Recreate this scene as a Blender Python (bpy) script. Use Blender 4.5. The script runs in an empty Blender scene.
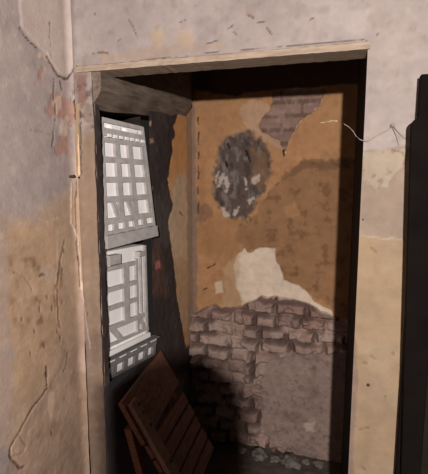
import bpy, bmesh, math, random
import numpy as np
from mathutils import Vector

S = bpy.context.scene
COL = S.collection
rnd = random.Random(7)

# ------------------------------------------------------------------ camera
FPX, YAW, PITCH, EYE = 430.0, math.radians(16.6), math.radians(7.8), 1.70
cam = bpy.data.objects.new('camera', bpy.data.cameras.new('camera'))
COL.objects.link(cam)
cam.location = (0, 0, EYE)
cam.rotation_euler = (math.pi / 2 - PITCH, 0, YAW)
cam.data.sensor_fit = 'HORIZONTAL'
cam.data.sensor_width = 36.0
cam.data.lens = 36.0 * FPX / 428.0
cam.data.clip_start = 0.02
S.camera = cam

# ------------------------------------------------------------------ light
W = bpy.data.worlds.new('night_room'); S.world = W
W.use_nodes = True
W.node_tree.nodes['Background'].inputs[0].default_value = (1.0, 0.90, 0.86, 1)
W.node_tree.nodes['Background'].inputs[1].default_value = 0.017
lamp = bpy.data.lights.new('work_lamp', 'POINT')
lamp.energy = 335.0
lamp.color = (1.0, 0.93, 0.885)
lamp.shadow_soft_size = 0.021
lo = bpy.data.objects.new('work_lamp', lamp); COL.objects.link(lo)
lo.location = (0.222, -0.80, 1.911)

S.view_settings.view_transform = 'Standard'
S.view_settings.look = 'None'
S.view_settings.gamma = 1.0
S.view_settings.use_curve_mapping = False
S.view_settings.exposure = 0.0

# ------------------------------------------------------------------ measuring: where a sight line meets a wall
FW = np.array([-math.sin(YAW) * math.cos(PITCH), math.cos(YAW) * math.cos(PITCH), -math.sin(PITCH)])
RT = np.array([math.cos(YAW), math.sin(YAW), 0.0]); UP = np.cross(RT, FW); EYEP = np.array([0, 0, EYE])
def on_plane(x, y, ax, v):
    d = FW + RT * (x - 214) / FPX + UP * (237 - y) / FPX
    return EYEP + d * ((v - EYEP[ax]) / d[ax])

YF, YB, XL, XR, XC = 1.45, 2.55, -0.90, 0.056, -0.983   # front wall, back wall, alcove sides, room corner

# ------------------------------------------------------------------ numpy noise and outline masks
def vnoise(u, v, seed=0):
    iu = np.floor(u).astype(np.int64); iv = np.floor(v).astype(np.int64)
    fu = u - iu; fv = v - iv
    fu = fu * fu * (3 - 2 * fu); fv = fv * fv * (3 - 2 * fv)
    def h(a, b):
        n = (a * 374761393 + b * 668265263 + seed * 1274126177) & 0xffffffff
        n = ((n ^ (n >> 13)) * 1274126177) & 0xffffffff
        n = n ^ (n >> 16)
        return (n & 0xffff) / 65535.0
    return (h(iu, iv) * (1 - fu) + h(iu + 1, iv) * fu) * (1 - fv) + (h(iu, iv + 1) * (1 - fu) + h(iu + 1, iv + 1) * fu) * fv
def fbm(u, v, s, seed=0, o=4):
    t = 0; a = .5; n = 0
    for k in range(o):
        t = t + a * vnoise(u * s, v * s, seed + k * 17); n += a; a *= .5; s *= 2.03
    return t / n - .5
def sstep(a, b, x):
    t = np.clip((x - a) / (b - a), 0, 1); return t * t * (3 - 2 * t)
def sdf(P, u, v):                      # negative inside
    P = np.asarray(P, float); d = np.full(u.shape, 1e9); ins = np.zeros(u.shape, bool)
    for i in range(len(P)):
        a = P[i]; b = P[(i + 1) % len(P)]; e = b - a
        wu = u - a[0]; wv = v - a[1]
        t = np.clip((wu * e[0] + wv * e[1]) / (e @ e + 1e-12), 0, 1)
        d = np.minimum(d, (wu - e[0] * t) ** 2 + (wv - e[1] * t) ** 2)
        c = (a[1] > v) != (b[1] > v)
        with np.errstate(divide='ignore', invalid='ignore'):
            ins ^= c & (u < (b[0] - a[0]) * (v - a[1]) / (b[1] - a[1] + 1e-15) + a[0])
    d = np.sqrt(d)
    return np.where(ins, -d, d)
def line_d(P, u, v):
    d = np.full(u.shape, 1e9)
    for a, b in zip(P[:-1], P[1:]):
        a = np.asarray(a, float); e = np.asarray(b, float) - a
        t = np.clip(((u - a[0]) * e[0] + (v - a[1]) * e[1]) / (e @ e + 1e-12), 0, 1)
        d = np.minimum(d, np.hypot(u - a[0] - e[0] * t, v - a[1] - e[1] * t))
    return d
def lin(c):
    c = np.asarray(c, float) / 255.0
    return np.where(c <= .04045, c / 12.92, ((c + .055) / 1.055) ** 2.4)

class Skin:
    """a wall surface in its own metres (u across, v up): colours and relief laid on in layers"""
    def __init__(s, U, V, topx, gain):
        s.U, s.V = np.asarray(U), np.asarray(V)
        u, v = np.meshgrid(s.U, s.V); s.u, s.v = u.ravel(), v.ravel()
        s.h = np.zeros(s.u.shape); s.fade = 1.0; s.c = np.zeros((len(s.u), 3)); s.topx = topx; s.k = np.asarray(gain)
    def P(s, pts): return [s.topx(x, y) for x, y in pts]
    def area(s, pts, soft=.004, rough=.012, sc=35, seed=1):
        d = sdf(s.P(pts), s.u, s.v) + rough * 2 * fbm(s.u, s.v, sc, seed)
        return sstep(soft, -soft, d)
    def line(s, pts, w=.003, rough=.006, seed=5, sc=45):
        du = rough * 2 * fbm(s.u, s.v, sc, seed); dv = rough * 2 * fbm(s.u, s.v, sc, seed + 3)
        d = line_d(s.P(pts), s.u + du, s.v + dv)
        ww = w * (1 + 1.3 * fbm(s.u, s.v, 60, seed + 9))
        return sstep(ww * 1.5, ww * .5, d)
    def paint(s, m, rgb): s.c = s.c * (1 - m)[:, None] + (lin(rgb) * s.k)[None] * m[:, None]
    def mesh(s, name, place, mat, keep=None, kind='structure', flip=False):
        nu, nv = len(s.U), len(s.V)
        co = place(s.u, s.v, s.h).astype(np.float32)
        i, j = np.meshgrid(np.arange(nu - 1), np.arange(nv - 1)); i = i.ravel(); j = j.ravel()
        if keep is not None:
            ok = keep((s.U[i] + s.U[i + 1]) / 2, (s.V[j] + s.V[j + 1]) / 2); i, j = i[ok], j[ok]
        a = j * nu + i
        q = np.stack([a, a + 1, a + 1 + nu, a + nu], 1)
        if flip: q = q[:, ::-1]
        used = np.unique(q); re = np.full(nu * nv, -1, np.int64); re[used] = np.arange(len(used)); q = re[q]
        me = bpy.data.meshes.new(name)
        me.vertices.add(len(used)); me.vertices.foreach_set('co', co[used].ravel())
        me.loops.add(q.size); me.loops.foreach_set('vertex_index', q.ravel().astype(np.int32))
        me.polygons.add(len(q)); me.polygons.foreach_set('loop_start', np.arange(0, q.size, 4, dtype=np.int32))
        me.update(calc_edges=True)
        at = me.attributes.new('plaster_colour', 'FLOAT_COLOR', 'POINT')
        rgba = np.ones((len(used), 4), np.float32); rgba[:, :3] = np.clip(s.c[used], 0, .95)
        at.data.foreach_set('color', rgba.ravel())
        me.polygons.foreach_set('use_smooth', np.ones(len(q), bool)); me.validate(); me.materials.append(mat)
        o = bpy.data.objects.new(name, me); COL.objects.link(o)
        if kind: o['kind'] = kind
        return o

def seg(*pts):                          # grid lines: (start, end, step), ...
    out = []
    for a, b, st in pts:
        n = max(1, int(round((b - a) / st))); out += list(np.linspace(a, b, n + 1)[(1 if out else 0):])
    return out

# ------------------------------------------------------------------ materials
def nt(name):
    m = bpy.data.materials.new(name); m.use_nodes = True
    t = m.node_tree; return m, t, t.nodes['Principled BSDF']
def noise(t, sc, det=5, vec=None, rough=.6):
    n = t.nodes.new('ShaderNodeTexNoise'); n.inputs['Scale'].default_value = sc; n.inputs['Detail'].default_value = det
    n.inputs['Roughness'].default_value = rough
    if vec is None:
        tc = t.nodes.new('ShaderNodeTexCoord'); vec = tc.outputs['Object']
    t.links.new(vec, n.inputs['Vector']); return n.outputs['Fac']
def ramp(t, fac, stops):
    r = t.nodes.new('ShaderNodeValToRGB'); e = r.color_ramp.elements
    while len(e) < len(stops): e.new(.5)
    for k, (p, c) in enumerate(stops): e[k].position = p; e[k].color = (*c, 1)
    t.links.new(fac, r.inputs[0]); return r.outputs[0]
def mult(t, a, b):
    m = t.nodes.new('ShaderNodeMix'); m.data_type = 'RGBA'; m.blend_type = 'MULTIPLY'; m.inputs[0].default_value = 1
    t.links.new(a, m.inputs[6]); t.links.new(b, m.inputs[7]); return m.outputs[2]
def bump(t, b, fac, strength, dist=.004):
    n = t.nodes.new('ShaderNodeBump'); n.inputs['Strength'].default_value = strength; n.inputs['Distance'].default_value = dist
    t.links.new(fac, n.inputs['Height']); t.links.new(n.outputs[0], b.inputs['Normal'])
def plaster_mat(name, amt=.14, bs=.35):
    m, t, b = nt(name)
    a = t.nodes.new('ShaderNodeAttribute'); a.attribute_name = 'plaster_colour'
    l, h = 1 - amt, 1 + amt
    v = ramp(t, noise(t, 22, 8), [(.25, (l, l, l)), (.75, (h, h * .99, h * .97))])
    v2 = ramp(t, noise(t, 5, 4), [(.3, (.9, .9, .91)), (.7, (1.08, 1.07, 1.06))])
    t.links.new(mult(t, mult(t, a.outputs['Color'], v), v2), b.inputs['Base Color'])
    b.inputs['Roughness'].default_value = .92; b.inputs['Specular IOR Level'].default_value = .15
    bump(t, b, noise(t, 90, 6), bs); return m
def flat_mat(name, c1, c2, sc=30, rough=.7, bs=.2, stretch=None, spec=.3):
    m, t, b = nt(name)
    tc = t.nodes.new('ShaderNodeTexCoord'); vec = tc.outputs['Object']
    if stretch:
        mp = t.nodes.new('ShaderNodeMapping'); mp.inputs['Scale'].default_value = stretch
        t.links.new(vec, mp.inputs['Vector']); vec = mp.outputs[0]
    f = noise(t, sc, 6, vec)
    t.links.new(ramp(t, f, [(.3, c1), (.7, c2)]), b.inputs['Base Color'])
    b.inputs['Roughness'].default_value = rough; b.inputs['Specular IOR Level'].default_value = spec
    bump(t, b, f, bs, .002); return m

M_room = plaster_mat('old_painted_plaster')
M_back = plaster_mat('ochre_plaster_and_brick', .16, .45)
M_floor = flat_mat('dirty_concrete', (.05, .037, .03), (.12, .092, .074), 14, .95, .4)
M_beam = flat_mat('weathered_grey_timber', (.10, .072, .055), (.235, .18, .14), 9, .85, .6, (6, 1, 6))
M_lintel = flat_mat('pale_dusty_timber', (.26, .19, .14), (.42, .33, .25), 10, .85, .4, (1, 6, 6))
M_dark = flat_mat('dark_masonry', (.018, .015, .014), (.055, .046, .042), 20, .95, .8)  # dark masonry tone for the alcove ceiling
M_shade = flat_mat('shade_black_plaster', (.010, .007, .006), (.022, .016, .014), 20, .95, .6, spec=.1)  # alcove's right wall, its shade put into a blacker colour
M_recess = flat_mat('dark_brown_masonry', (.016, .012, .010), (.042, .033, .028), 26, .95, .9, spec=.1)  # dark brown lining of the window recess
M_white = flat_mat('dusty_white_plastic', (.86, .825, .81), (.93, .91, .895), 12, .5, .05)
M_grey = flat_mat('dark_grey_plastic', (.14, .128, .122), (.22, .204, .196), 25, .6, .1)
M_rib = flat_mat('dusty_grey_plastic', (.34, .31, .295), (.50, .46, .44), 25, .6, .1)
M_wood = flat_mat('red_brown_wood', (.115, .048, .031), (.25, .112, .074), 12, .6, .4, (3, 1.0, 10))
M_wood2 = flat_mat('pale_brown_wood', (.19, .105, .07), (.33, .20, .14), 12, .6, .4, (10, 3, 1))
M_redmark = flat_mat('faded_red_paint', (.17, .035, .028), (.26, .06, .048), 60, .7, .1)
M_black = flat_mat('near_black_board', (.0045, .003, .0028), (.008, .0058, .005), 8, .9, .1, spec=.05)
M_olive = flat_mat('dark_olive_board', (.010, .0085, .0055), (.016, .014, .009), 8, .9, .1, spec=.05)
M_wire = flat_mat('dusty_wire', (.20, .16, .14), (.34, .29, .26), 50, .8, .1)
M_rust = flat_mat('rusty_iron', (.03, .014, .010), (.09, .04, .025), 60, .8, .4)
M_rubble = flat_mat('grey_rubble', (.10, .082, .072), (.22, .185, .165), 25, .95, .6)
M_caster = flat_mat('brown_shadow_caster', (.05, .03, .02), (.10, .06, .05), 80, 1, .5)  # for the added, unseen roll that casts the alcove shadow

# ------------------------------------------------------------------ mesh helpers
def link(name, me, mat, parent=None):
    if mat: me.materials.append(mat)
    o = bpy.data.objects.new(name, me); COL.objects.link(o)
    if parent: o.parent = parent; 
    return o
def from_bm(name, bm, mat, parent=None, smooth=False, bevel=0):
    bmesh.ops.recalc_face_normals(bm, faces=bm.faces)
    if bevel:
        bmesh.ops.bevel(bm, geom=[e for e in bm.edges if e.calc_face_angle(0) > .6], offset=bevel, segments=2, affect='EDGES', profile=.6)
    me = bpy.data.meshes.new(name); bm.to_mesh(me); bm.free()
    if smooth: me.polygons.foreach_set('use_smooth', np.ones(len(me.polygons), bool))
    return link(name, me, mat, parent)
def hexa(bm, p):                        # eight corners: bottom ring then top ring
    v = [bm.verts.new(tuple(q)) for q in p]
    for f in ((0, 3, 2, 1), (4, 5, 6, 7), (0, 1, 5, 4), (1, 2, 6, 5), (2, 3, 7, 6), (3, 0, 4, 7)):
        bm.faces.new([v[i] for i in f])
def box(bm, x0, x1, y0, y1, z0, z1):
    hexa(bm, [(x0, y0, z0), (x1, y0, z0), (x1, y1, z0), (x0, y1, z0), (x0, y0, z1), (x1, y0, z1), (x1, y1, z1), (x0, y1, z1)])
def tube(bm, pts, r, n=6):
    pts = [Vector(p) for p in pts]; rings = []
    for i, p in enumerate(pts):
        d = (pts[min(i + 1, len(pts) - 1)] - pts[max(i - 1, 0)]).normalized()
        a = d.orthogonal().normalized(); b = d.cross(a)
        rings.append([bm.verts.new(p + (a * math.cos(2 * math.pi * k / n) + b * math.sin(2 * math.pi * k / n)) * r) for k in range(n)])
    for A, B in zip(rings[:-1], rings[1:]):
        for k in range(n): bm.faces.new((A[k], A[(k + 1) % n], B[(k + 1) % n], B[k]))
    bm.faces.new(rings[0]); bm.faces.new(rings[-1])
def thing(name, label, cat, loc=(0, 0, 0), group=None):
    o = bpy.data.objects.new(name, None); COL.objects.link(o); o.location = loc
    o['label'] = label; o['category'] = cat
    if group: o['group'] = group
    return o
def tag(o, label, cat, group=None):
    o['label'] = label; o['category'] = cat
    if group: o['group'] = group
    return o
def part(name, bm, mat, root, **k):     # geometry is built in world metres; keep it there under its thing
    o = from_bm(name, bm, mat, None, **k)
    off = Vector((0, 0, 0)); p = root
    while p is not None: off += p.location; p = p.parent
    o.data.transform(__import__('mathutils').Matrix.Translation(-off))
    o.parent = root
    return o

# ================================================================== SETTING
# ---- front wall (around the opening) and the room's left wall: one skin unfolded at the corner
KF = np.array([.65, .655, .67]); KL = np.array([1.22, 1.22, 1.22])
def room_layers(s, left):
    u, v = s.u, s.v
    n1 = fbm(u, v, 4, 3); n2 = fbm(u, v, 16, 8); n3 = fbm(u, v, 60, 12)
    q_ = .45 if left else .8; s.h += q_ * (.006 * n1 + .003 * n2 + .0014 * n3)
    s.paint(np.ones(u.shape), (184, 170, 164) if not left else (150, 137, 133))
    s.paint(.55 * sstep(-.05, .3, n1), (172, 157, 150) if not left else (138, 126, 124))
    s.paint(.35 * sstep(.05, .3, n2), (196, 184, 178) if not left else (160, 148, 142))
def edge_crack(s, pts, w=.003, depth=.006, col=(60, 44, 38), seed=5, a=.9, rough=.006):
    m = s.line(pts, w * .85, rough, seed); m = m * sstep(-.36, -.14, fbm(s.u, s.v, 38, seed + 40)); s.paint(m * a, col); s.h -= depth * .5 * m

FLAP = [(18, -12), (19, 10), (21, 26), (28, 37), (38, 46), (46, 54), (52, 63), (59, 73), (65, 77), (70, 72), (73, 63), (74, -12)]
def common(s):
    """features that run across the corner"""
    tan = (166, 138, 113) if not s.left else (163, 136, 112)
    # lower tan coat left of the opening
    m = s.area([(-40, 228), (10, 219), (30, 214), (52, 203), (70, 188), (78, 150), (80, 128), (93, 118), (120, 118), (130, 560), (-60, 560)], .05, .05, 10, 21)
    s.paint(m * .85, tan)
    m2 = s.area([(5, 226), (40, 224), (62, 230), (60, 330), (40, 390), (12, 400), (8, 300)], .03, .04, 10, 31); s.paint(m2 * .4, (166, 135, 104))
    # lavender-grey bare strip at far left
    m = s.area([(-60, 225), (6, 228), (9, 300), (12, 380), (14, 432), (8, 440), (-60, 440)], .02, .03, 25, 33); s.paint(m * .6, (148, 131, 125))
    m = s.area([(-40, 438), (8, 446), (12, 462), (22, 480), (-40, 480)], .006, .008, 30, 34); s.paint(m * .9, (128, 118, 118))
    # rough brown-grey render at the foot
    m = s.area([(66, 352), (78, 340), (110, 330), (130, 330), (140, 600), (0, 600), (10, 455), (22, 434), (32, 414), (48, 390)], .03, .03, 20, 41)
    s.paint(m * .7, (146, 122, 106)); s.h -= .003 * m; s.h += m * .003 * fbm(s.u, s.v, 40, 44)
    s.paint(m * .5 * sstep(.0, .25, fbm(s.u, s.v, 14, 47)), (122, 100, 87))
    s.paint(.22 * sstep(.08, .28, fbm(s.u, s.v, 28, 48)), (136, 118, 106)); s.paint(.2 * sstep(.1, .28, fbm(s.u, s.v, 45, 49)), (188, 170, 154))
    # pale lavender strip below the splinter
    m = s.area([(76, 290), (82, 292), (88, 330), (91, 365), (86, 372), (78, 366), (75, 330)], .006, .006, 40, 45); s.paint(m * .55, (168, 147, 138))
    # reddish bare patches and pale flakes under the flap
    for k, p in enumerate([[(52, 94), (60, 92), (68, 100), (76, 104), (77, 120), (70, 126), (62, 118), (52, 118), (46, 112)],
                           [(60, 138), (68, 134), (70, 150), (62, 157), (54, 154), (56, 146)], [(39, 72), (43, 70), (42, 81), (36, 82)],
                           [(74, 72), (82, 74), (84, 100), (80, 118), (77, 100)]]):
        m = s.area(p, .010, .022, 45, 50 + k); s.paint(m * .62, (156, 112, 96)); s.h -= .002 * m
    for k, p in enumerate([[(54, 98), (62, 96), (64, 108), (56, 116)], [(62, 118), (70, 116), (68, 136), (60, 134)], [(40, 51), (48, 54), (49, 62), (44, 60), (38, 56)]]):
        m = s.area(p, .006, .014, 50, 60 + k); s.paint(m * .7, (178, 156, 140)); s.h += .0025 * m
    for k, p in enumerate([[(76, 74), (86, 76), (88, 98), (82, 112), (76, 96)], [(84, 100), (92, 104), (91, 124), (84, 122)]]):
        m = s.area(p, .008, .016, 40, 66 + k); s.paint(m * .6, ((150, 112, 98), (142, 120, 104))[k])
    s.paint(.6 * s.area([(70, 84), (92, 84), (92, 126), (70, 126)], .01, .02, 30, 68) * sstep(.08, .2, fbm(s.u, s.v, 42, 69)), (104, 78, 68))
    # plaster flap hanging over the corner, thick edge
    m = s.area(FLAP, .004, .005, 40, 71)
    s.paint(m, (172, 157, 150)); s.h += .0035 * m * s.fade
    s.paint(m * .5 * sstep(0, .3, fbm(s.u, s.v, 9, 73)), (160, 143, 138))
    edge_crack(s, [(20, 28), (24, 35), (29, 40), (38, 49)], .0028, .003, seed=75)
    edge_crack(s, [(46, 56), (51, 64), (57, 74), (63, 79), (68, 79), (72, 72), (76, 67)], .0038, .004, seed=76)
    edge_crack(s, [(49, 22), (49, 34), (50, 46)], .0025, .003, (95, 78, 70), seed=77, a=.7)
    edge_crack(s, [(54, 78), (54, 92), (56, 108), (55, 124), (53, 138), (52, 148)], .0028, .005, seed=79)
    edge_crack(s, [(60, 80), (62, 90)], .003, .004, seed=80)
    # raised cream splinter of plaster beside the opening
    m = s.area([(76, 104), (81, 103), (80, 124), (80, 150), (79, 176), (74, 176), (74, 150), (75, 124)], .0025, .003, 40, 81)
    s.paint(m, (196, 166, 136)); s.h += .010 * m
    edge_crack(s, [(81, 112), (80.5, 140), (81, 174)], .002, .004, (96, 72, 58), seed=82)
    # mottled staining low on the left, then darker towards the floor
    g = fbm(s.u, s.v, 7, 181, 5); g2 = fbm(s.u, s.v, 24, 182, 5)
    m = s.area([(14, 262), (34, 258), (66, 270), (70, 330), (62, 362), (40, 372), (20, 350), (10, 310)], .04, .05, 12, 183)
    s.paint(m * .6 * sstep(-.05, .2, g2), (136, 106, 82)); s.paint(m * .6 * sstep(.14, .26, g2), (104, 80, 62))
    s.paint(.35 * sstep(.04, .22, g) * sstep(1.5, 1.3, s.v), (138, 113, 92)); s.paint(.4 * sstep(.06, .24, -g) * sstep(1.55, 1.3, s.v), (178, 154, 132))
    m = s.area([(6, 346), (18, 350), (14, 364), (4, 360)], .006, .012, 40, 184); s.paint(m * .7, (150, 134, 126))
    m = s.area([(40, 268), (52, 264), (56, 276), (50, 282), (42, 278)], .006, .012, 40, 185); s.paint(m * .5, (172, 152, 138))
    s.paint(.5 * sstep(.85, .45, s.v + .3 * g), (118, 98, 84))
    # running cracks
    edge_crack(s, [(75, 180), (74, 205), (74, 226), (76, 250), (79, 285)], .0030, .005, (92, 68, 58), 83)
    edge_crack(s, [(76, 255), (78, 268), (79, 284)], .0045, .005, (70, 48, 40), 84)
    edge_crack(s, [(65, 240), (61, 258), (59, 272), (57, 288), (58, 304), (58, 320), (61, 328)], .0032, .005, (98, 72, 58), 85)
    m = s.line([(71, 184), (71, 222), (76, 236), (78, 262), (80, 288), (85, 315), (90, 348)], .003, .004, 86); s.paint(m * .9, (208, 186, 170)); s.h += .003 * m
    m = s.line([(58, 232), (57, 262), (56, 300), (57, 322)], .003, .006, 87); s.paint(m * .6, (188, 165, 146))
    edge_crack(s, [(68, 352), (67, 364), (64, 372)], .003, .004, (88, 64, 52), 88)
    edge_crack(s, [(47, 366), (47, 386)], .0055, .008, (70, 48, 40), 89)
    edge_crack(s, [(48, 388), (38, 402), (29, 414), (22, 428), (15, 440), (10, 450), (12, 460), (20, 468), (25, 466)], .0042, .009, (52, 38, 34), 90)
    edge_crack(s, [(20, 436), (26, 446), (24, 452), (14, 456)], .0025, .004, (90, 70, 60), 91, .7)
    edge_crack(s, [(30, 130), (42, 132), (52, 135)], .002, .002, (115, 98, 92), 92, .5)
    edge_crack(s, [(12, 272), (25, 278), (32, 290)], .002, .003, (112, 86, 70), 93, .7)
    edge_crack(s, [(40, 275), (45, 276), (42, 274)], .0045, .004, (88, 62, 50), 94, .8)
    edge_crack(s, [(36, 218), (46, 222), (58, 218)], .003, .003, (178, 152, 132), 95, .8)
    m = s.area([(49, 392), (54, 392), (56, 402), (52, 420), (48, 410)], .006, .006, 50, 96); s.paint(m * .8, (178, 152, 132))
    for x, y in [(64, 250), (60, 262), (58, 274), (62, 268), (57, 330), (60, 336), (44, 345), (34, 330), (22, 318), (47, 296), (30, 352), (72, 92), (73, 101), (52, 432), (62, 300), (40, 308), (52, 307), (87, 312)]:
        edge_crack(s, [(x, y), (x + .6, y + 3)], .0035, .006, (80, 58, 48), 97 + x, .75, .005)

# front wall skin
U = seg((XC, XL, .004), (XL, XR, .005), (XR, .34, .004), (.34, 1.25, .06))
V = seg((0, .40, .08), (.40, 2.085, .0048), (2.085, 2.109, .006), (2.109, 2.40, .0045), (2.40, 2.6, .05))
fs = Skin(U, V, lambda x, y: on_plane(x, y, 1, YF)[[0, 2]], KF); fs.left = False
room_layers(fs, False); fs.fade = 0.0; u, v = fs.u, fs.v
# over the opening: lighter vertical band, cream scrapes, scratches
fs.paint(.5 * fs.area([(74, -40), (96, -40), (98, 52), (74, 62)], .02, .02, 12, 101), (196, 184, 176))
fs.paint(.6 * fs.area([(150, 34), (162, 28), (166, 44), (152, 48)], .012, .02, 30, 102), (200, 170, 136))
fs.paint(.6 * fs.area([(176, 34), (190, 32), (194, 44), (178, 46)], .012, .02, 30, 103), (198, 170, 140))
fs.paint(.5 * fs.area([(100, 54), (140, 49), (220, 42), (222, 48), (140, 60), (100, 64)], .008, .015, 20, 104), (186, 160, 136))
fs.paint(.55 * fs.area([(372, -30), (428, -30), (460, 150), (372, 160)], .012, .015, 12, 105), (188, 174, 166))
fs.paint(.5 * fs.area([(300, -30), (368, -30), (368, 30), (330, 36)], .03, .03, 9, 106), (196, 184, 178))
fs.paint(.4 * fs.area([(196, 18), (216, 14), (220, 40), (200, 44)], .012, .02, 20, 107), (164, 152, 148))
fs.paint(.5 * fs.area([(100, -30), (140, -30), (136, 40), (100, 50)], .03, .04, 8, 108), (176, 163, 157))
for k, p in enumerate([[(129, 20), (133, 26), (137, 36)], [(228, 28), (233, 25)], [(248, 14), (254, 18)], [(258, 23), (264, 22)], [(266, 28), (272, 34)], [(233, 31), (236, 35)],
                       [(117, 42), (121, 38)], [(94, 12), (95, 14)], [(206, 44), (218, 40)], [(310, 20), (314, 18)], [(180, 22), (186, 20)]]):
    edge_crack(fs, p, .0022, .003, (92, 76, 70), 110 + k, .85, .003)
edge_crack(fs, [(92, 53.5), (97, 52), (104, 52), (108, 53)], .004, .004, (110, 88, 70), 130)
edge_crack(fs, [(130, 60.5), (200, 54), (290, 46), (362, 39), (367, 41), (368, 46)], .0016, .003, (96, 78, 68), 131, .85, .002)
edge_crack(fs, [(378, 33), (377, 35)], .003, .003, (110, 88, 76), 132)
common(fs)
# right pier: three coats
m = fs.area([(340, 158), (362, 152), (372, 148), (384, 150), (396, 148), (420, 146), (440, 240), (300, 240)], .004, .008, 30, 140)
fs.paint(m, (170, 150, 132)); fs.h -= .003 * m
m = fs.area([(359, 152), (374, 150), (396, 149), (408, 148), (404, 168), (396, 172), (390, 180), (388, 188), (380, 186), (378, 192), (372, 186), (362, 180), (364, 168)], .003, .008, 40, 141)
fs.paint(m * .9, (186, 170, 150)); fs.h += .003 * m
m2 = m * sstep(.12, .25, fbm(u, v, 55, 142)); fs.paint(m2 * .6, (140, 118, 98))
edge_crack(fs, [(392, 150), (404, 152), (404, 168)], .003, .002, (136, 112, 92), 143, .7)
m = fs.area([(335, 238), (352, 235), (362, 234), (366, 237), (404, 239), (430, 240), (430, 600), (335, 600)], .002, .004, 40, 144)
fs.paint(m, (178, 153, 124)); fs.h += .005 * m
fs.paint(m * .6 * sstep(.0, .3, fbm(u, v, 7, 145)), (184, 162, 136))
fs.paint(m * .5 * sstep(.05, .3, fbm(u, v, 18, 146)), (172, 146, 116))
m3 = fs.area([(330, 330), (352, 335), (356, 345), (357, 380), (355, 420), (352, 440), (354, 480), (352, 560), (330, 560)], .004, .007, 35, 147); fs.paint(m3 * .9, (156, 134, 122)); fs.h -= .004 * m3
m3 = fs.area([(358, 160), (363, 162), (362, 232), (352, 234)], .003, .004, 35, 148); fs.paint(m3 * .5, (178, 160, 148))
for k, p in enumerate([[(363, 361), (366, 362)], [(385, 396), (386, 400)], [(371, 355), (376, 358)], [(360, 428), (368, 427)], [(392, 352), (393, 354)], [(372, 248), (376, 252)], [(362, 466), (364, 468)]]):
    edge_crack(fs, p, .0045, .003, (150, 122, 98), 150 + k, .8)
fs.paint(.6 * fs.line([(362, 235), (368, 236), (380, 238), (402, 239)], .0025, .003, 160), (206, 190, 168))
# worn arrises of the opening and the rounded room corner
e = np.minimum(np.abs(u - XL) + 9 * (u > XL), np.abs(u - XR) + 9 * (u < XR)); lowz = v < 2.1
wear = np.clip(.010 + .05 * fbm(u, v, 11, 170), .002, .03)
chip = lowz * (u < -.5) * sstep(1, 0, np.clip(e / wear, 0, 1)); fs.h -= .010 * chip
def place_front(u, v, h):
    d = np.clip((u - XC) / .05, 0, 1); k = .016 * (1 - d) ** 2
    x = u + k; y = YF - h - k
    return np.stack([x, y, v], 1)
wall_front = fs.mesh('wall_front', place_front, M_room, keep=lambda a, b: ~((a > XL) & (a < XR) & (b < 2.109)))

U = seg((-1.75, -.45, .1), (-.45, 0, .0048)); V2 = seg((0, .36, .09), (.36, 2.45, .0055), (2.45, 2.6, .05))
def left_uv(x, y):
    if x > 72: p = on_plane(x, y, 1, YF); return (p[0] - XC, p[2])
    p = on_plane(x, y, 0, XC); return (p[1] - YF, p[2])
ls = Skin(U, V2, left_uv, KL); ls.left = True; room_layers(ls, True); ls.fade = sstep(-.02, -.07, ls.u)
def front_uv(x, y):
    if x < 72: p = on_plane(x, y, 0, XC); return (XC + p[1] - YF, p[2])
    p = on_plane(x, y, 1, YF); return (p[0], p[2])
common(ls)
def place_left(u, v, h):
    d = np.clip(-u / .05, 0, 1); k = .016 * (1 - d) ** 2
    return np.stack([XC + h + k, YF + u - k, v], 1)
ls.mesh('wall_left', place_left, M_room)

# ---- back wall of the alcove
U = seg((XL - .05, XR + .02, .0038)); V = seg((-.02, 2.40, .0042))
bs = Skin(U, V, lambda x, y: on_plane(x, y, 1, YB)[[0, 2]], np.array([1.06, 1.22, 1.42]))
u, v = bs.u, bs.v
n1 = fbm(u, v, 5, 201); n2 = fbm(u, v, 18, 202); n3 = fbm(u, v, 60, 203)
bs.h += .004 * n1 + .003 * n2 + .0015 * n3
bs.paint(np.ones(u.shape), (164, 116, 77))
bs.paint(.6 * sstep(0, .25, n1), (171, 123, 84)); bs.paint(.5 * sstep(.02, .3, -n2), (152, 102, 64))
# band behind the lintel, its shade painted into the wall colour
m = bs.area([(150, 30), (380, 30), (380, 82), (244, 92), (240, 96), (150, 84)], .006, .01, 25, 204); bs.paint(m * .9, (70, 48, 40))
# blotchy mid brown
m = bs.area([(196, 204), (214, 212), (250, 224), (262, 236), (240, 252), (236, 270), (222, 262), (196, 250)], .03, .06, 14, 205); bs.paint(m * .6, (146, 102, 66))
m = bs.area([(360, 156), (334, 160), (318, 163), (304, 159), (296, 167), (284, 176), (272, 188), (262, 202), (252, 218), (240, 226), (236, 240), (244, 250), (276, 250), (286, 280), (300, 286), (360, 330)], .012, .03, 22, 206)
bs.paint(m * .85, (136, 96, 65)); bs.paint(m * .6 * sstep(-.02, .25, fbm(u, v, 9, 207)), (148, 104, 68)); bs.paint(m * .6 * sstep(.05, .25, fbm(u, v, 24, 208)), (104, 70, 46))
m = bs.area([(304, 159), (334, 160), (350, 158), (350, 168), (330, 170), (306, 168), (290, 178), (285, 174)], .008, .02, 40, 209); bs.paint(m * .55, (96, 66, 46))
m = bs.area([(284, 206), (296, 202), (300, 214), (286, 218)], .012, .02, 40, 210); bs.paint(m * .6, (168, 120, 80))
# pale undercoat round the brick window
m = bs.area([(244, 104), (256, 99), (268, 103), (272, 108), (262, 118), (258, 127), (268, 135), (281, 141), (285, 150), (276, 147), (262, 141), (252, 134), (244, 124), (240, 112)], .006, .012, 40, 211)
bs.paint(m * .75, (172, 134, 104)); bs.h -= .004 * m
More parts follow.
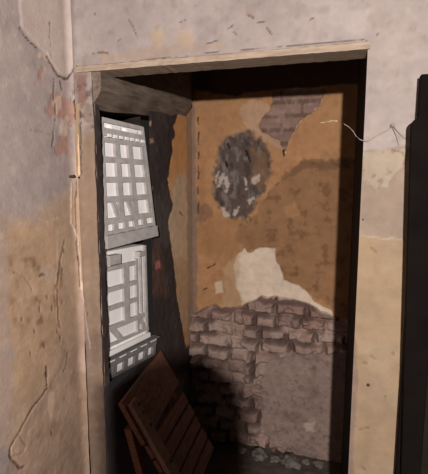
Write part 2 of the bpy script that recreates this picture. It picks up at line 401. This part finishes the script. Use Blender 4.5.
# bare brick seen through the broken plaster
HOLE = [(272, 90), (326, 88), (322, 98), (320, 105), (311, 113), (300, 121), (294, 132), (289, 140), (285.5, 153), (282.5, 147), (278, 139.5), (264, 133), (259, 127), (261, 119), (269, 111), (273, 102)]
m = bs.area(HOLE, .004, .010, 45, 212)
row = (v + .004 * fbm(u, v, 20, 213) - 1.9) / .078; ri = np.floor(row); fr = row - ri
bu = (u + .12 * (ri % 2)) / .24; fb = bu - np.floor(bu)
mort = np.maximum(sstep(.30, .42, np.abs(fr - .5)), sstep(.455, .485, np.abs(fb - .5)))
bs.h -= .018 * m; bs.h -= .004 * m * mort + .004 * m * fbm(u, v, 50, 214)
bs.paint(m, (130, 99, 84)); bs.paint(m * mort, (104, 76, 62)); bs.paint(m * .5 * sstep(0, .3, fbm(u, v, 25, 215)), (154, 122, 106))
ed = bs.line(HOLE[2:9], .004, .004, 216); bs.paint(ed * .6, (196, 160, 128))
# dark scorched patch, flaking
DARK = [(219, 146), (226, 138), (234, 135), (240, 130), (249, 131), (256, 138), (262, 139), (268, 148), (270, 160), (271, 172), (266, 184), (262, 194), (256, 204), (251, 212), (247, 222), (241, 218), (234, 218), (226, 214), (219, 208), (214, 197), (213, 180), (216, 163)]
m = bs.area(DARK, .018, .030, 40, 221); bs.paint(m * .95, (80, 65, 58)); bs.h -= .005 * m
f1 = fbm(u * 2.0 + .3 * v, v, 22, 222, 5); bs.paint(m * .6 * sstep(.02, .25, f1), (126, 112, 102)); bs.paint(m * .7 * sstep(.05, .25, -f1), (60, 47, 43))
bs.h += m * .004 * f1
m = bs.area([(250, 148), (268, 152), (270, 176), (258, 190), (250, 176), (254, 162)], .02, .02, 30, 223); bs.paint(m * .6, (128, 92, 62))
for k, p in enumerate([[(219, 176), (224, 174), (220, 186), (216, 188)], [(223, 178), (228, 174), (229, 190), (226, 194)], [(220, 206), (226, 209), (230, 216), (223, 216)], [(244, 177), (248, 180), (246, 190)],
                       [(250, 178), (259, 175), (260, 179), (254, 185)], [(247, 200), (254, 196), (254, 200), (249, 204)], [(214, 176), (219, 171), (216, 182)], [(236, 207), (239, 207), (236, 218), (233, 216)]]):
    m = bs.area(p, .007, .018, 60, 224 + k); bs.paint(m * .75, (182, 160, 140)); bs.h += .002 * m
for x, y in [(228, 144), (246, 151), (249, 157), (226, 162), (283, 151)]:
    bs.paint(bs.line([(x, y), (x + 1, y + 4)], .007, .004, 240), (42, 30, 28))
m = bs.area([(196, 206), (208, 204), (214, 214), (206, 222), (196, 220)], .01, .02, 35, 241); bs.paint(m * .6, (112, 80, 64))
# cream patch where the ochre has come away
CREAM = [(245, 248), (248, 252), (252, 252), (260, 248), (275, 248), (276, 261), (282, 271), (284, 280), (297, 285), (307, 291), (314, 302), (331, 310), (340, 330), (240, 330), (242, 300), (236, 288), (235.5, 276), (233.5, 267), (237, 256)]
m = bs.area(CREAM, .004, .008, 40, 242); bs.paint(m, (205, 176, 148)); bs.h -= .004 * m
m = bs.area([(232, 258), (240, 254), (238, 290), (246, 304), (220, 310), (226, 280), (222, 268)], .014, .02, 30, 243); bs.paint(m * .6, (176, 138, 102))
m = bs.area([(214, 282), (222, 281), (224, 292), (216, 294)], .006, .008, 40, 244); bs.paint(m * .8, (196, 168, 138))
for x, y in [(208, 268), (212, 266), (204, 290)]: bs.paint(bs.line([(x, y), (x + 3, y - 2)], .005, .006, 245), (84, 56, 42))
edge_crack(bs, [(321, 122.5), (332, 121), (337, 121)], .0025, -.003, (226, 196, 160), 246, .95, .002)
# crumbled strip down the left corner
m = bs.area([(190, 60), (194, 60), (197, 210), (198, 330), (190, 330)], .008, .012, 30, 247); bs.paint(m * .8, (118, 96, 82)); bs.h += .006 * m
for k in range(9):
    y = 118 + 11.5 * k + 3 * math.sin(k * 2.1); bs.paint(bs.line([(198 + (k % 2), y), (198.5, y + 6)], .0045, .006, 250 + k) * .9, (74, 52, 42))
# exposed rubble brickwork over the lower half
BR = [(186, 314), (198, 312), (204, 308), (211, 306), (216, 303), (222, 308), (232, 307), (242, 305), (252, 301), (258, 299), (263, 295), (268, 297), (276, 296), (288, 298), (300, 300), (310, 303), (318, 309), (328, 314), (346, 318), (380, 320), (380, 520), (150, 520), (150, 320)]
mb = bs.area(BR, .003, .007, 30, 261)
bs.k = np.array([1.12, 1.13, 1.22])
w1 = fbm(u, v, 4, 262, 3); w2 = fbm(u, v, 16, 263); w3 = fbm(u, v, 38, 264)
vv = v + .045 * w1 + .022 * w2 + .006 * w3; row = vv / .080; ri = np.floor(row); fr = row - ri
hs = (np.sin(ri * 12.9898) * 43758.5453) % 1.0
bu = (u + .030 * fbm(u, v, 9, 281) + .012 * w3 + .21 * hs) / (.13 + .07 * ((ri * .618) % 1)); bi = np.floor(bu); fb = bu - bi
dm = np.minimum(np.minimum(fr, 1 - fr) * .080, np.minimum(fb, 1 - fb) * .165)
hb = (np.sin(ri * 78.233 + bi * 37.719) * 43758.5453) % 1.0
open_ = sstep(-.16, .10, fbm(u, v, 10, 282))                       # where the mortar has fallen out
pro = sstep(.000, .024, dm + .012 * fbm(u, v, 24, 265))
bs.h = bs.h * (1 - mb) + mb * (.020 + (.012 + .032 * open_) * pro + .016 * hb * pro + .016 * w2 + .010 * w3 + .010 * w1)
tint = np.array([[134, 113, 100], [124, 103, 92], [148, 126, 112], [131, 107, 94], [154, 134, 120]], float)
tc_ = 1.12 * lin(tint)[(hb * 4.99).astype(int)] * bs.k
bs.c = bs.c * (1 - mb)[:, None] + tc_ * mb[:, None]
bs.paint(mb * .75 * sstep(-.10, .2, fbm(u, v, 9, 267)), (157, 136, 122))
bs.paint(mb * .9 * (1 - pro) * open_, (70, 54, 48))
bs.paint(mb * .4 * sstep(.05, .3, fbm(u, v, 45, 268)), (110, 90, 82))
m = bs.area([(196, 308), (240, 304), (262, 296), (300, 300), (330, 314), (345, 318), (345, 326), (300, 312), (262, 308), (240, 316), (196, 320)], .02, .03, 22, 269); bs.paint(m * mb * .5, (118, 92, 84))
# smooth cement patch
m = bs.area([(262, 376), (266, 364), (276, 356), (292, 351), (312, 353), (346, 350), (380, 350), (380, 520), (330, 466), (300, 452), (276, 442), (264, 430), (261, 402)], .008, .024, 18, 271)
bs.h = bs.h * (1 - m) + m * (.040 + .012 * fbm(u, v, 12, 272) + .007 * fbm(u, v, 40, 273))
bs.paint(m * .9, (136, 117, 105)); bs.paint(m * .7 * sstep(-.02, .22, fbm(u, v, 8, 274, 5)), (106, 88, 78)); bs.paint(m * .5 * sstep(.03, .25, fbm(u, v, 26, 275)), (148, 131, 118)); bs.paint(m * .5 * sstep(.08, .25, fbm(u, v, 40, 278)), (100, 82, 72))
m = bs.area([(305, 420), (314, 419), (314, 428), (306, 428)], .008, .01, 40, 276); bs.paint(m * .8, (172, 152, 140))
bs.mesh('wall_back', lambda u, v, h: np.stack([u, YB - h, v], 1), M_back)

# ---- alcove's left wall: ochre strip at the back, dark masonry, and the window recess
RY0, RY1, RZ0, RZ1 = 1.497, 1.935, .815, 2.02
U = seg((YF, RY0, .006), (RY0, RY1, .02), (RY1, YB + .02, .0046)); V = seg((0, RZ0, .03), (RZ0, RZ1, .0055), (RZ1, 2.40, .008))
ss = Skin(U, V, lambda x, y: on_plane(x, y, 0, XL)[1:], np.array([1.6, 1.7, 1.75]))
u, v = ss.u, ss.v
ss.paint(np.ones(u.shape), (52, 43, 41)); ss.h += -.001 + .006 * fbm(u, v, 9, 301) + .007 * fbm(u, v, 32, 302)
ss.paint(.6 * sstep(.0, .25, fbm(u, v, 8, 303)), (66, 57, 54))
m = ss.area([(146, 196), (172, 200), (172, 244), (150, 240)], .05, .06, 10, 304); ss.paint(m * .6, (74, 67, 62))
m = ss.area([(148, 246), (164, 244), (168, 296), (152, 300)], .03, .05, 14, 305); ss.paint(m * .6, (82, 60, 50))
m = ss.area([(155, 262), (161, 261), (161, 269), (156, 269)], .008, .01, 40, 306); ss.paint(m * .9, (148, 88, 80))
OCH = [(178, 100), (177, 118), (174, 126), (175, 134), (172, 142), (173, 152), (170, 164), (168, 180), (170, 192), (173, 204), (170, 214), (168, 222), (170, 236), (172, 250), (174, 266), (176, 280), (177, 300), (181, 318), (186, 345), (240, 360), (240, 60), (178, 60)]
m = ss.area(OCH, .0025, .012, 40, 311)
ss.h = ss.h * (1 - m) + m * (.004 * fbm(u, v, 10, 312))
ss.paint(m, (172, 122, 79))
m2 = ss.area([(166, 205), (174, 178), (184, 172), (190, 190), (192, 230), (192, 330), (170, 330)], .03, .05, 12, 313); ss.paint(m * m2 * .85, (168, 144, 120))
m2 = ss.area([(170, 258), (192, 262), (194, 345), (176, 345)], .04, .05, 12, 314); ss.paint(m * m2 * .6, (146, 110, 80))
m2 = ss.area([(186, 60), (205, 60), (205, 345), (188, 345)], .01, .02, 20, 315); ss.paint(m * m2 * .8, (128, 108, 92))
edge_crack(ss, [(180, 212), (183, 215)], .006, .004, (90, 62, 46), 316)
for p, c in (([(145, 138), (153, 139), (154, 142), (147, 144)], (150, 116, 84)), ([(147, 122), (151, 122), (151, 126), (148, 126)], (160, 140, 122)), ([(150, 186), (154, 187), (153, 191)], (110, 92, 80))):
    m = ss.area(p, .006, .008, 40, 317); ss.paint(m * .8, c)
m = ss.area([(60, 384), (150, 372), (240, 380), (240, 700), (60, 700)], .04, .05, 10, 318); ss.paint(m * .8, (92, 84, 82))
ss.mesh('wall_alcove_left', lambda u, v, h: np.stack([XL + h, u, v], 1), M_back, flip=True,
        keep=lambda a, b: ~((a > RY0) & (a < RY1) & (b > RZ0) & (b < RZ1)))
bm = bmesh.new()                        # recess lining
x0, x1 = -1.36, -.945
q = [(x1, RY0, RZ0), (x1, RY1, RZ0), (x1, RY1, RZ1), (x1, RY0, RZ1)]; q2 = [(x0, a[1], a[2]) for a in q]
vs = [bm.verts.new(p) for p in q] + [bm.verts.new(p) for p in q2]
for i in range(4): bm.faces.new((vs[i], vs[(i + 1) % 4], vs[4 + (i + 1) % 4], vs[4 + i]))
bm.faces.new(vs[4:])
o = from_bm('wall_recess', bm, M_recess); o['kind'] = 'structure'

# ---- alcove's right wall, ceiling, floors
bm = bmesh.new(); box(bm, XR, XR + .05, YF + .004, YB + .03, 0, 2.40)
o = from_bm('wall_alcove_right', bm, M_shade); o['kind'] = 'structure'
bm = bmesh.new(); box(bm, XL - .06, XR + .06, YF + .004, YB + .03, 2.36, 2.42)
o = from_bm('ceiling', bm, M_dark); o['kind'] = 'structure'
U = seg((-1.75, XL, .1), (XL, XR, .012), (XR, 1.25, .12)); V = seg((-1.6, 1.4, .1), (1.4, YB + .02, .012))
gs = Skin(U, V, lambda x, y: (0, 0), np.ones(3))
gs.h += .012 * fbm(gs.u, gs.v, 12, 401) + .010 * fbm(gs.u, gs.v, 40, 402) - .006
gs.mesh('floor', lambda u, v, h: np.stack([u, v, h], 1), M_floor)

# ---- timber over the opening, timber over the window
bm = bmesh.new(); n = 60
def lx(i): return -.972 + (XR + .006 + .972) * i / n
prev = None
for i in range(n + 1):
    t = i / n; w = rnd.uniform(-.0012, .0012); x = lx(i)
    ring = [bm.verts.new(p) for p in ((x, YF - .009 + w, 2.087 + w), (x, YF - .010 + w, 2.107 + w * 1.6), (x, YF - .004, 2.110), (x, 1.545, 2.110), (x, 1.545, 2.0855 + w))]
    if prev:
        for k in range(5): bm.faces.new((prev[k], prev[(k + 1) % 5], ring[(k + 1) % 5], ring[k]))
    else: bm.faces.new(ring)
    prev = ring
bm.faces.new(prev)
o = from_bm('trim_1', bm, M_lintel); o['kind'] = 'structure'
bm = bmesh.new(); n = 40; prev = None
for i in range(n + 1):
    t = i / n; y = 1.454 + .99 * t; zb = 2.003 + .112 * t; k_ = [0]
    def r(a): k_[0] += 1.7; return a * (math.sin(t * 9 + k_[0]) + .5 * math.sin(t * 23 + 2 * k_[0]))
    dr = .045 + .035 * t
    ring = [bm.verts.new(p) for p in ((-1.08, y, zb - dr), (-.915 + r(.003), y, zb - dr + r(.003)), (-.866 + r(.003), y, zb + .010 + r(.003)), (-.868 + r(.003), y, zb + .06 + r(.002)), (-.874, y, 2.30), (-1.08, y, 2.30))]
    if prev:
        for k in range(6): bm.faces.new((prev[k], prev[(k + 1) % 6], ring[(k + 1) % 6], ring[k]))
    else: bm.faces.new(ring)
    prev = ring
bm.faces.new(prev)
o = from_bm('trim_2', bm, M_beam); o['kind'] = 'structure'

# ================================================================== THINGS
# ---- white lattice crates stacked in the window recess
class Face:
    def __init__(s, tl, tr, br, bl):
        s.tl, s.tr, s.br, s.bl = [np.asarray(p, float) for p in (tl, tr, br, bl)]
        n = np.cross(s.tr - s.tl, s.bl - s.tl); n[2] = 0; n /= np.linalg.norm(n); s.n = n if n[0] > 0 else -n
    def at(s, a, b, h): return s.tl * (1 - a) * (1 - b) + s.tr * a * (1 - b) + s.br * a * b + s.bl * (1 - a) * b + s.n * h
    def slab(s, bm, a0, a1, b0, b1, h0, h1, skew=0.0):
        c = [(a0, b0), (a1, b0), (a1 + skew, b1), (a0 + skew, b1)]
        hexa(bm, [s.at(a, b, h0) for a, b in c] + [s.at(a, b, h1) for a, b in c])
def pxp(x, y, X): return on_plane(x, y, 0, X)
def crate(label, F, ribs_v, ribs_h, rim, depth, diag=(), knobs=(), plates=(), rim_mat=None, rib_mat=None):
    base = (F.bl + F.br) / 2
    root = thing('plastic_crate', label, 'crate', tuple(base - F.n * depth / 2), 'white lattice crates in the window recess')
    bm = bmesh.new(); F.slab(bm, 0, 1, 0, 1, -depth, -.014); part('body', bm, M_white, root, bevel=.004)
    bm = bmesh.new()
    for a, w, b0, b1 in ribs_v: F.slab(bm, a - w, a + w, b0, b1, -.016, 0)
    for b, w, a0, a1 in ribs_h: F.slab(bm, a0, a1, b - w, b + w, -.016, .0005)
    for a, w, b0, b1, sk in diag: F.slab(bm, a - w, a + w, b0, b1, -.016, -.0005, sk)
    part('lattice', bm, rib_mat or M_rib, root)
    bm = bmesh.new()
    for b0, b1, h in rim: F.slab(bm, -.012, 1.02, b0, b1, -.03, h)
    part('rim', bm, rim_mat or (M_rib if rim[0][2] > .011 else M_white), root, bevel=.003)
    if knobs:
        for a0, a1, b0, b1 in knobs:
            bm = bmesh.new(); F.slab(bm, a0, a1, b0, b1, -.016, .006); part('stud', bm, M_white, root)
    if plates:
        for a0, a1, b0, b1 in plates:
            bm = bmesh.new(); F.slab(bm, a0, a1, b0, b1, -.016, .016); part('clip', bm, M_rib, root, bevel=.002)
    return root
F1 = Face(pxp(101, 117, -.94), pxp(143, 127, -.87), pxp(156, 236, -.835), pxp(106, 249, -.91))
crate('white plastic lattice crate at the top of the stack in the window recess', F1,
      [(.015, .03, 0, 1), (.33, .045, .13, .80), (.62, .045, .13, .80), (.93, .022, .13, .80), (1.0, .02, 0, 1)] + [(a, .035, .80, .9) for a in (.2, .4, .6, .79)],
      [(.015, .018, 0, 1), (.105, .032, 0, 1), (.165, .018, 0, 1), (.315, .022, 0, 1), (.47, .022, 0, 1), (.625, .022, 0, 1), (.795, .022, 0, 1), (.885, .012, 0, 1)],
      [(.90, 1.0, .012)], .27, diag=[(.18, .03, .64, .79, .1), (.48, .03, .64, .79, .1)],
      knobs=[(.12 + .13 * k, .12 + .13 * k + .07, .118, .142) for k in range(7)] + [(.2, .4, .045, .075), (.55, .8, .045, .075)] + [(.13, .33, .925, .965), (.62, .78, .925, .965), (.86, .92, .92, .97)])
F2 = Face(pxp(104, 253, -.93), pxp(146.5, 245, -.88), pxp(149, 337, -.885), pxp(106, 358, -.94))
crate('white plastic lattice crate in the middle of the stack, under the top one', F2,
      [(.02, .03, 0, 1), (.48, .06, .15, .72), (.74, .02, .12, .9), (.85, .012, .05, .9), (.97, .022, 0, 1)],
      [(.16, .02, 0, .75), (.36, .022, 0, .75), (.54, .022, 0, .75), (.735, .024, 0, .9), (.90, .014, 0, 1)],
      [(.95, 1.0, .006)], .27, diag=[(.16, .05, .75, .9, .2), (.8, .03, .75, .9, .12)],
      plates=[(.06, .3, .03, .12), (.74, .88, .05, .1)])
a, b = pxp(104, 363, -.95), pxp(157, 337, -.86)
F3 = Face(a, b, np.array([b[0] - .012, b[1], RZ0 + .006]), np.array([a[0] - .012, a[1], RZ0 + .006]))
crate('shallow dark-framed lattice crate at the bottom of the stack, above the wooden pallet', F3,
      [(.0, .03, 0, 1)] + [(k, .030, .42, .95) for k in (.20, .40, .60, .80, .97)],
      [(.21, .21, 0, 1), (.95, .05, 0, 1)],
      [(-.03, .0, .012)], .12, diag=[(k, .03, .3, .9, .05) for k in ()], rim_mat=M_grey, rib_mat=M_grey,
      knobs=[(.06 + .2 * k, .17 + .2 * k, .0, .10) for k in range(5)])

# ---- slatted wooden pallet leaning against the crates
A = np.array([-.82, 1.452, .806]); WV = np.array([-.07, .538, .009]); D = np.array([.245, .043, -.457])
wl, dl = np.linalg.norm(WV), np.linalg.norm(D); e1 = WV / wl; e2 = D / dl; e2 = e2 - e1 * (e1 @ e2); e2 /= np.linalg.norm(e2)
n3_ = np.cross(e1, e2); n3_ = n3_ if n3_[0] > 0 else -n3_
LEN = A[2] / -e2[2]
def pp(uu, vv, h): return A + e1 * uu * wl + e2 * vv + n3_ * h
def plank(bm, u0, u1, v0, v1, h0, h1, sh=0.0):
    c = [(u0, v0), (u1, v0 + sh), (u1, v1 + sh), (u0, v1)]
    hexa(bm, [pp(a, b, h0) for a, b in c] + [pp(a, b, h1) for a, b in c])
root = thing('wooden_pallet', 'dark red-brown slatted wooden pallet leaning below the white crates', 'pallet', tuple(pp(.5, LEN, -.05)))
bm = bmesh.new(); plank(bm, .0, 1.0, .0, .20, -.022, 0, .012); ob = part('top_board', bm, M_wood, root, bevel=.003)
for k in range(9):                      # worn red paint marks on the board
    a0 = .24 + .055 * k + rnd.uniform(-.01, .01); b0 = rnd.uniform(.05, .12); bm = bmesh.new()
    plank(bm, a0, a0 + rnd.uniform(.02, .035), b0, b0 + rnd.uniform(.02, .05), 0, .0008, .004)
    part('paint_mark', bm, M_redmark, ob)['label'] = 'worn red paint mark'
for k in range(5):
    v0 = .207 + .0715 * k; bm = bmesh.new(); plank(bm, .02, .98, v0 + .006, v0 + .0655, -.020, -.002 + rnd.uniform(-.002, .002), .05)
    part('slat', bm, M_wood, root, bevel=.002)
for u0, u1, lab in ((.03, .15, 1), (.82, .90, 0)):
    bm = bmesh.new()
    if lab: plank(bm, u0, u1, .03, .62, 0.0, .022)
    else: plank(bm, u0, u1, .10, .58, -.05, -.022)
    r_ = part('rail', bm, M_wood2 if lab else M_wood, root, bevel=.003)
    if lab:
        for vb in (.06, .10, .16, .34, .5):
            bm = bmesh.new(); c = pp(.12, vb, .0215); tube(bm, [c, c + n3_ * .004], .007, 10); part('bolt', bm, M_rust, r_)
for uu in (.06, .88):                   # legs to the ground behind the slats
    bm = bmesh.new(); t0 = pp(uu, .12, -.045); t1 = np.array([t0[0] + .16, t0[1] + .02, 0.003])
    dy = np.array([0, .022, 0]); dx = np.array([.016, 0, 0])
    hexa(bm, [t1 - dx - dy, t1 + dx - dy, t1 + dx + dy, t1 - dx + dy, t0 - dx - dy, t0 + dx - dy, t0 + dx + dy, t0 - dx + dy]); part('leg', bm, M_wood, root, bevel=.002)

# ---- near-black stepped panel standing against the right pier
Y1, Y2 = 1.395, 1.36
root = thing('dark_panel', 'tall near-black panel with a stepped rounded top beside the right pier', 'panel', (.45, 1.38, 0))
def edge_at(x, y, Y): return on_plane(x, y, 1, Y)
p = edge_at(420.5, 75, Y1); bm = bmesh.new(); box(bm, p[0], .80, Y1 - .012, Y1 + .02, 0, p[2]); part('back_board', bm, M_black, root, bevel=.003)
q = edge_at(411, 126, Y2); q2 = edge_at(401, 470, Y2); top = edge_at(420, 117, Y2)[2]
bm = bmesh.new(); out = [(q2[0] - .002, 0), (q2[0], q2[2]), (q[0], q[2])]
for k in range(1, 8):
    t = k / 7 * math.pi / 2; out.append((q[0] + .028 * (1 - math.cos(t)), q[2] + (top - q[2]) * math.sin(t)))
out += [(.78, top + .01), (.78, 0)]
f = [bm.verts.new((x, Y2 - .015, z)) for x, z in out]; g = [bm.verts.new((x, Y2 + .016, z)) for x, z in out]
bm.faces.new(f); bm.faces.new(g[::-1])
for k in range(len(f)): bm.faces.new((f[k], g[k], g[(k + 1) % len(f)], f[(k + 1) % len(f)]))
part('front_board', bm, M_black, root)
s0 = edge_at(419, 474, Y2)[0]; bm = bmesh.new(); box(bm, s0, .76, Y2 - .022, Y2 - .014, 0, 1.35); part('face_strip', bm, M_olive, root, bevel=.002)

# ---- small fixings and strands
pl_ = on_plane(392, 126, 1, YF); root = thing('wall_plug', 'small dusty wall plug with thin wire strands on the right pier', 'plug', tuple(pl_))
bm = bmesh.new(); tube(bm, [(pl_[0], YF + .006, pl_[2]), (pl_[0], YF - .012, pl_[2]), (pl_[0] + .002, YF - .016, pl_[2] + .002)], .0065, 10); part('plug', bm, M_wire, root)
def strand(pts, r, Y=YF - .006):
    bm = bmesh.new(); P3 = [on_plane(x, y, 1, Y + dy) for x, y, dy in pts]; tube(bm, P3, r, 6); return bm
for pts, r in (([(392, 127, -.004), (386, 131, 0), (378, 135, 0), (368, 141, 0)], .0011), ([(393, 128, -.004), (396, 135, 0), (399, 145, 0)], .0012), ([(394, 127, -.004), (400, 134, 0), (408, 141, 0)], .0011)):
    part('strand', strand(pts, r), M_wire, root)
o = from_bm('loose_wire', strand([(344, 124, .02), (349, 127, .015), (353, 131, .01), (356, 136, 0), (360, 139.5, -.003), (364, 141, -.003), (368, 141.5, -.004)], .0012), M_wire)
tag(o, 'short thin loose wire curling off the right edge of the opening', 'wire')
for x, y, lab in ((69.5, 176.5, 'rusty nail stub at the foot of the cream splinter, nearer the room corner'), (80, 178, 'rusty nail stub at the foot of the cream splinter, nearer the opening')):
    if x > 72: c = on_plane(x, y, 1, YF); d = Vector((0, -1, 0))
    else: c = on_plane(x, y, 0, XC); d = Vector((1, 0, 0))
    c = Vector(c); bm = bmesh.new(); tube(bm, [c - d * .01, c + d * .012, c + d * .016 + Vector((.006, 0, .002))], .005, 8)
    tag(from_bm('rusty_nail', bm, M_rust), lab, 'nail', 'rusty nail stubs left of the opening')
c = Vector(on_plane(368, 384, 1, YF)); bm = bmesh.new(); tube(bm, [c + Vector((0, .01, 0)), c - Vector((0, .009, 0))], .0055, 10)
tag(from_bm('nail', bm, M_rust), 'single dark nail head in the cream plaster of the right pier', 'nail')

# ---- rubble along the foot of the back wall
pos = [(-.545, .026, 'small dark lump of rubble nearest the pallet'), (-.43, .050, 'large grey lump of rubble under the left edge of the cement patch'),
       (-.335, .030, 'small grey lump of rubble second along from the cement patch corner'), (-.235, .055, 'largest pale lump of rubble below the middle of the cement patch'),
       (-.150, .024, 'small lump of rubble just right of the largest pale lump'), (-.075, .034, 'grey lump of rubble nearest the shaded right corner')]
for x, r, lab in pos:
    bm = bmesh.new(); bmesh.ops.create_icosphere(bm, subdivisions=3, radius=1)
    sd = rnd.uniform(0, 50); sx, sy, sz = r * rnd.uniform(.85, .95), r * rnd.uniform(.8, 1.1), r * rnd.uniform(.45, .75)
    for vt in bm.verts:
        from mathutils import noise as mn
        k = 1 + .6 * mn.noise(vt.co * 1.1 + Vector((sd, sd, 0))) + .25 * mn.noise(vt.co * 3.1 + Vector((sd, 0, sd))); vt.co = Vector((vt.co.x * sx * k, vt.co.y * sy * k, max(vt.co.z, -.6) * sz * k))
    zmin = min(vt.co.z for vt in bm.verts)
    for vt in bm.verts: vt.co.z -= zmin
    o = from_bm('rubble_lump', bm, M_rubble); o.location = (x, YB - .075 - sy - rnd.uniform(0, .03), -.008)
    tag(o, lab, 'rubble', 'lumps of rubble along the back wall')

# ---- made-up roll out of view, added to shade the alcove's lower left
bm = bmesh.new(); N = 150; prev = None
for i in range(N + 1):
    t = i / N; a = t * 2 * math.pi * 5; r0 = .016 + .058 * t; c, s_ = math.cos(a), math.sin(a)
    zt = 1.612 - .30 * max(0, r0 * c)
    ring = [bm.verts.new(pp_) for pp_ in ((c * r0, s_ * r0, 0), (c * (r0 + .0155), s_ * (r0 + .0155), 0), (c * (r0 + .0155), s_ * (r0 + .0155), zt), (c * r0, s_ * r0, zt))]
    if prev:
        for k in range(4): bm.faces.new((prev[k], prev[(k + 1) % 4], ring[(k + 1) % 4], ring[k]))
    else: bm.faces.new(ring)
    prev = ring
bm.faces.new(prev)
o = from_bm('shadow_caster_roll', bm, M_caster); o.location = (-.012, -.15, 0.004)
tag(o, 'added brown roll out of view, casting the soft shadow in the alcove', 'carpet')
